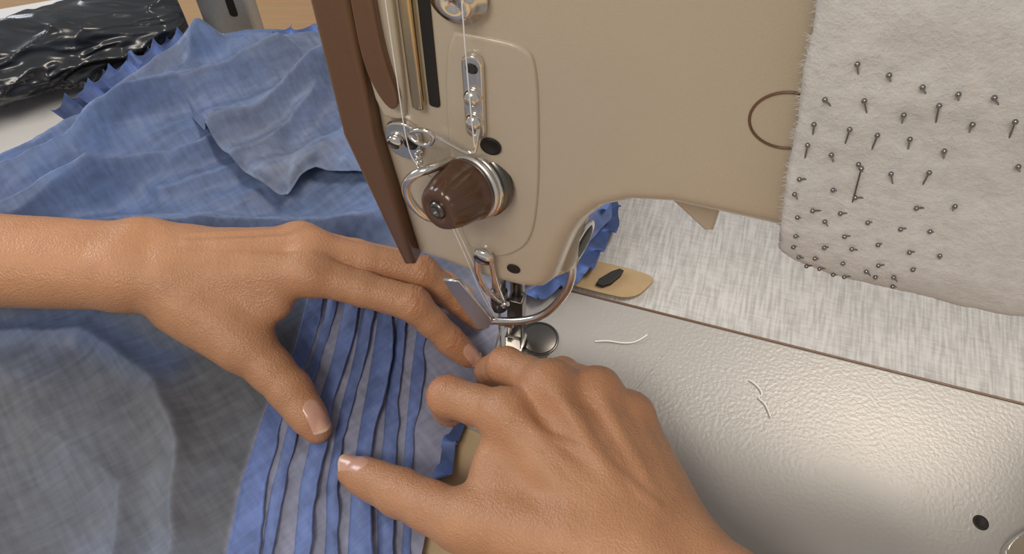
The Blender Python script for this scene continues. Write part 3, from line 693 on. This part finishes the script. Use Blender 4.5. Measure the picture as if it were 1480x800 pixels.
# right hand
ri=[(-.2,14.9,5.3),(-2.95,16.5,3.9),(-3.05,16.9,1.7),(-2.3,17.5,.85)]
rm=[(1.7,16.1,5.6),(-.3,18.1,3.9),(-1.1,18.8,2.0),(-1.2,18.8,1.0)]
rr_=[(3.75,16.0,5.3),(2.4,18.0,3.2),(1.4,18.0,1.5),(1.1,17.3,.9)]
rp=[(5.25,15.2,4.6),(4.5,17.3,2.7),(3.4,17.2,1.2),(2.8,16.6,.8)]
rt=[(2.4,9.8,4.4),(-2.2,11.0,3.1),(-5.05,12.65,1.95),(-7.5,14.0,1.0)]
palm=[((16,-14,9.5),(11.5,0,6.8),3.6,2.6),((11.5,0,6.8),(6.6,6.8,5.3),2.2,1.65),((13,.8,6.5),(8.4,7.6,5.1),2.2,1.55),
 ((6.6,6.8,5.3),(4.9,9.0,5.1),1.6,1.4),((8.4,7.6,5.1),(7.2,9.2,4.8),1.5,1.35),
 ((4.4,9.2,4.9),ri[0],1.4,.92),((5.3,9.0,5.0),rm[0],1.4,.92),((6.3,9.0,4.9),rr_[0],1.35,.86),((7.1,9.3,4.6),rp[0],1.3,.82),
 ((7.0,10.5,3.9),(5.8,14.2,3.9),1.1,.9),
 ((3.4,9.4,4.6),(-1.6,11.0,3.4),1.8,1.35),((2.6,10.8,4.2),(-.1,14.0,4.3),1.35,1.05),((.2,11.6,3.9),(-.7,13.4,4.1),1.15,.9),((-.6,11.6,3.5),(-.9,12.6,3.7),1.1,.95),
 ((9.2,7.0,6.1),(9.1,7.1,6.1),.85,.85,.9),
 ((3.2,11.4,6.0),(.1,14.6,6.1),.16,.28,.35),((4.4,11.0,6.15),(1.8,15.6,6.45),.17,.3,.35),((5.6,11.2,6.0),(3.7,15.5,6.1),.16,.26,.35),((6.5,11.2,5.6),(5.2,14.8,5.35),.15,.24,.35),
 ((5.6,10.6,6.2),(3.2,12.8,6.25),.1,.1,.35),((3.2,12.8,6.25),(2.7,14.6,6.2),.1,.09,.35),((3.2,12.8,6.25),(1.2,13.6,6.05),.1,.08,.35),
 (ri[0],ri[0],1.1,1.1),(rm[0],rm[0],1.16,1.16),(rr_[0],rr_[0],1.04,1.04),(rp[0],rp[0],.96,.96)]
fr=[finger(ri,[1.0,.95,.78,.56]),finger(rm,[1.0,.88,.74,.56]),finger(rr_,[.92,.82,.7,.55]),finger(rp,[.86,.72,.6,.5]),finger(rt,[1.7,1.28,1.08,.74],.95)]
fr[4].append(((-5.3,12.8,1.8),(-6.9,13.7,1.25),1.02,.92))
cr=[]
for f,amp in((ri,.035),(rm,.035),(rr_,.03),(rp,.03),(rt,.04)):
    for k in(1,2):
        cr.append((f[k],dirv(f[k-1],f[k+1]),(0,.5,1) if f is not rt else (.1,.1,1),.95 if k==1 else .8,amp if k==1 else amp*.9))
nl_={'nail_thumb':(np.array(rt[2])*.12+np.array(rt[3])*.88,dirv(rt[2],rt[3]),(.1,.25,1),.60,1.2)}
ti=[(p,1.2,.2) for p in(ri[0],rm[0],rr_[0],rp[0],ri[1],rm[1])]+[(rt[3],1.0,.25),(ri[3],1,.3)]
make_hand(palm,fr,cr,nl_,ti)

# ------------------------------------------------------------------ lights
def area(name,loc,tgt,size,power,col):
    l=bpy.data.lights.new(name,'AREA');l.shape='RECTANGLE';l.size=size[0];l.size_y=size[1];l.energy=power;l.color=col
    o=bpy.data.objects.new(name,l);o.location=loc;d=Vector(tgt)-Vector(loc);o.rotation_euler=d.to_track_quat('-Z','Y').to_euler();return link(o)
area('front_fill_light',(.98,.62,1.9),(.05,.2,0),(.7,.5),20,(1,.88,.75))
area('front_fill_light',(-.6,-.8,1.7),(-.0,.2,.05),(.7,.5),16,(1,.91,.80))  # added soft fill from behind the camera, brightens the front-facing surfaces
area('window_light',(-1.9,1.2,1.0),(-.2,.3,0),(1.0,.8),19,(.87,.93,1))
wd=bpy.data.worlds.new('room_ambient');scn.world=wd;wd.use_nodes=True
bg=wd.node_tree.nodes['Background'];bg.inputs[0].default_value=(.92,.89,.88,1);bg.inputs[1].default_value=.36

# ------------------------------------------------------------------ camera
cd=bpy.data.cameras.new('camera');cd.sensor_width=36;cd.lens=28.0;cd.clip_start=.01;cd.clip_end=50
cam=bpy.data.objects.new('camera',cd);cam.location=(0,0,.37);cam.rotation_euler=(math.radians(35),0,0);link(cam);scn.camera=cam
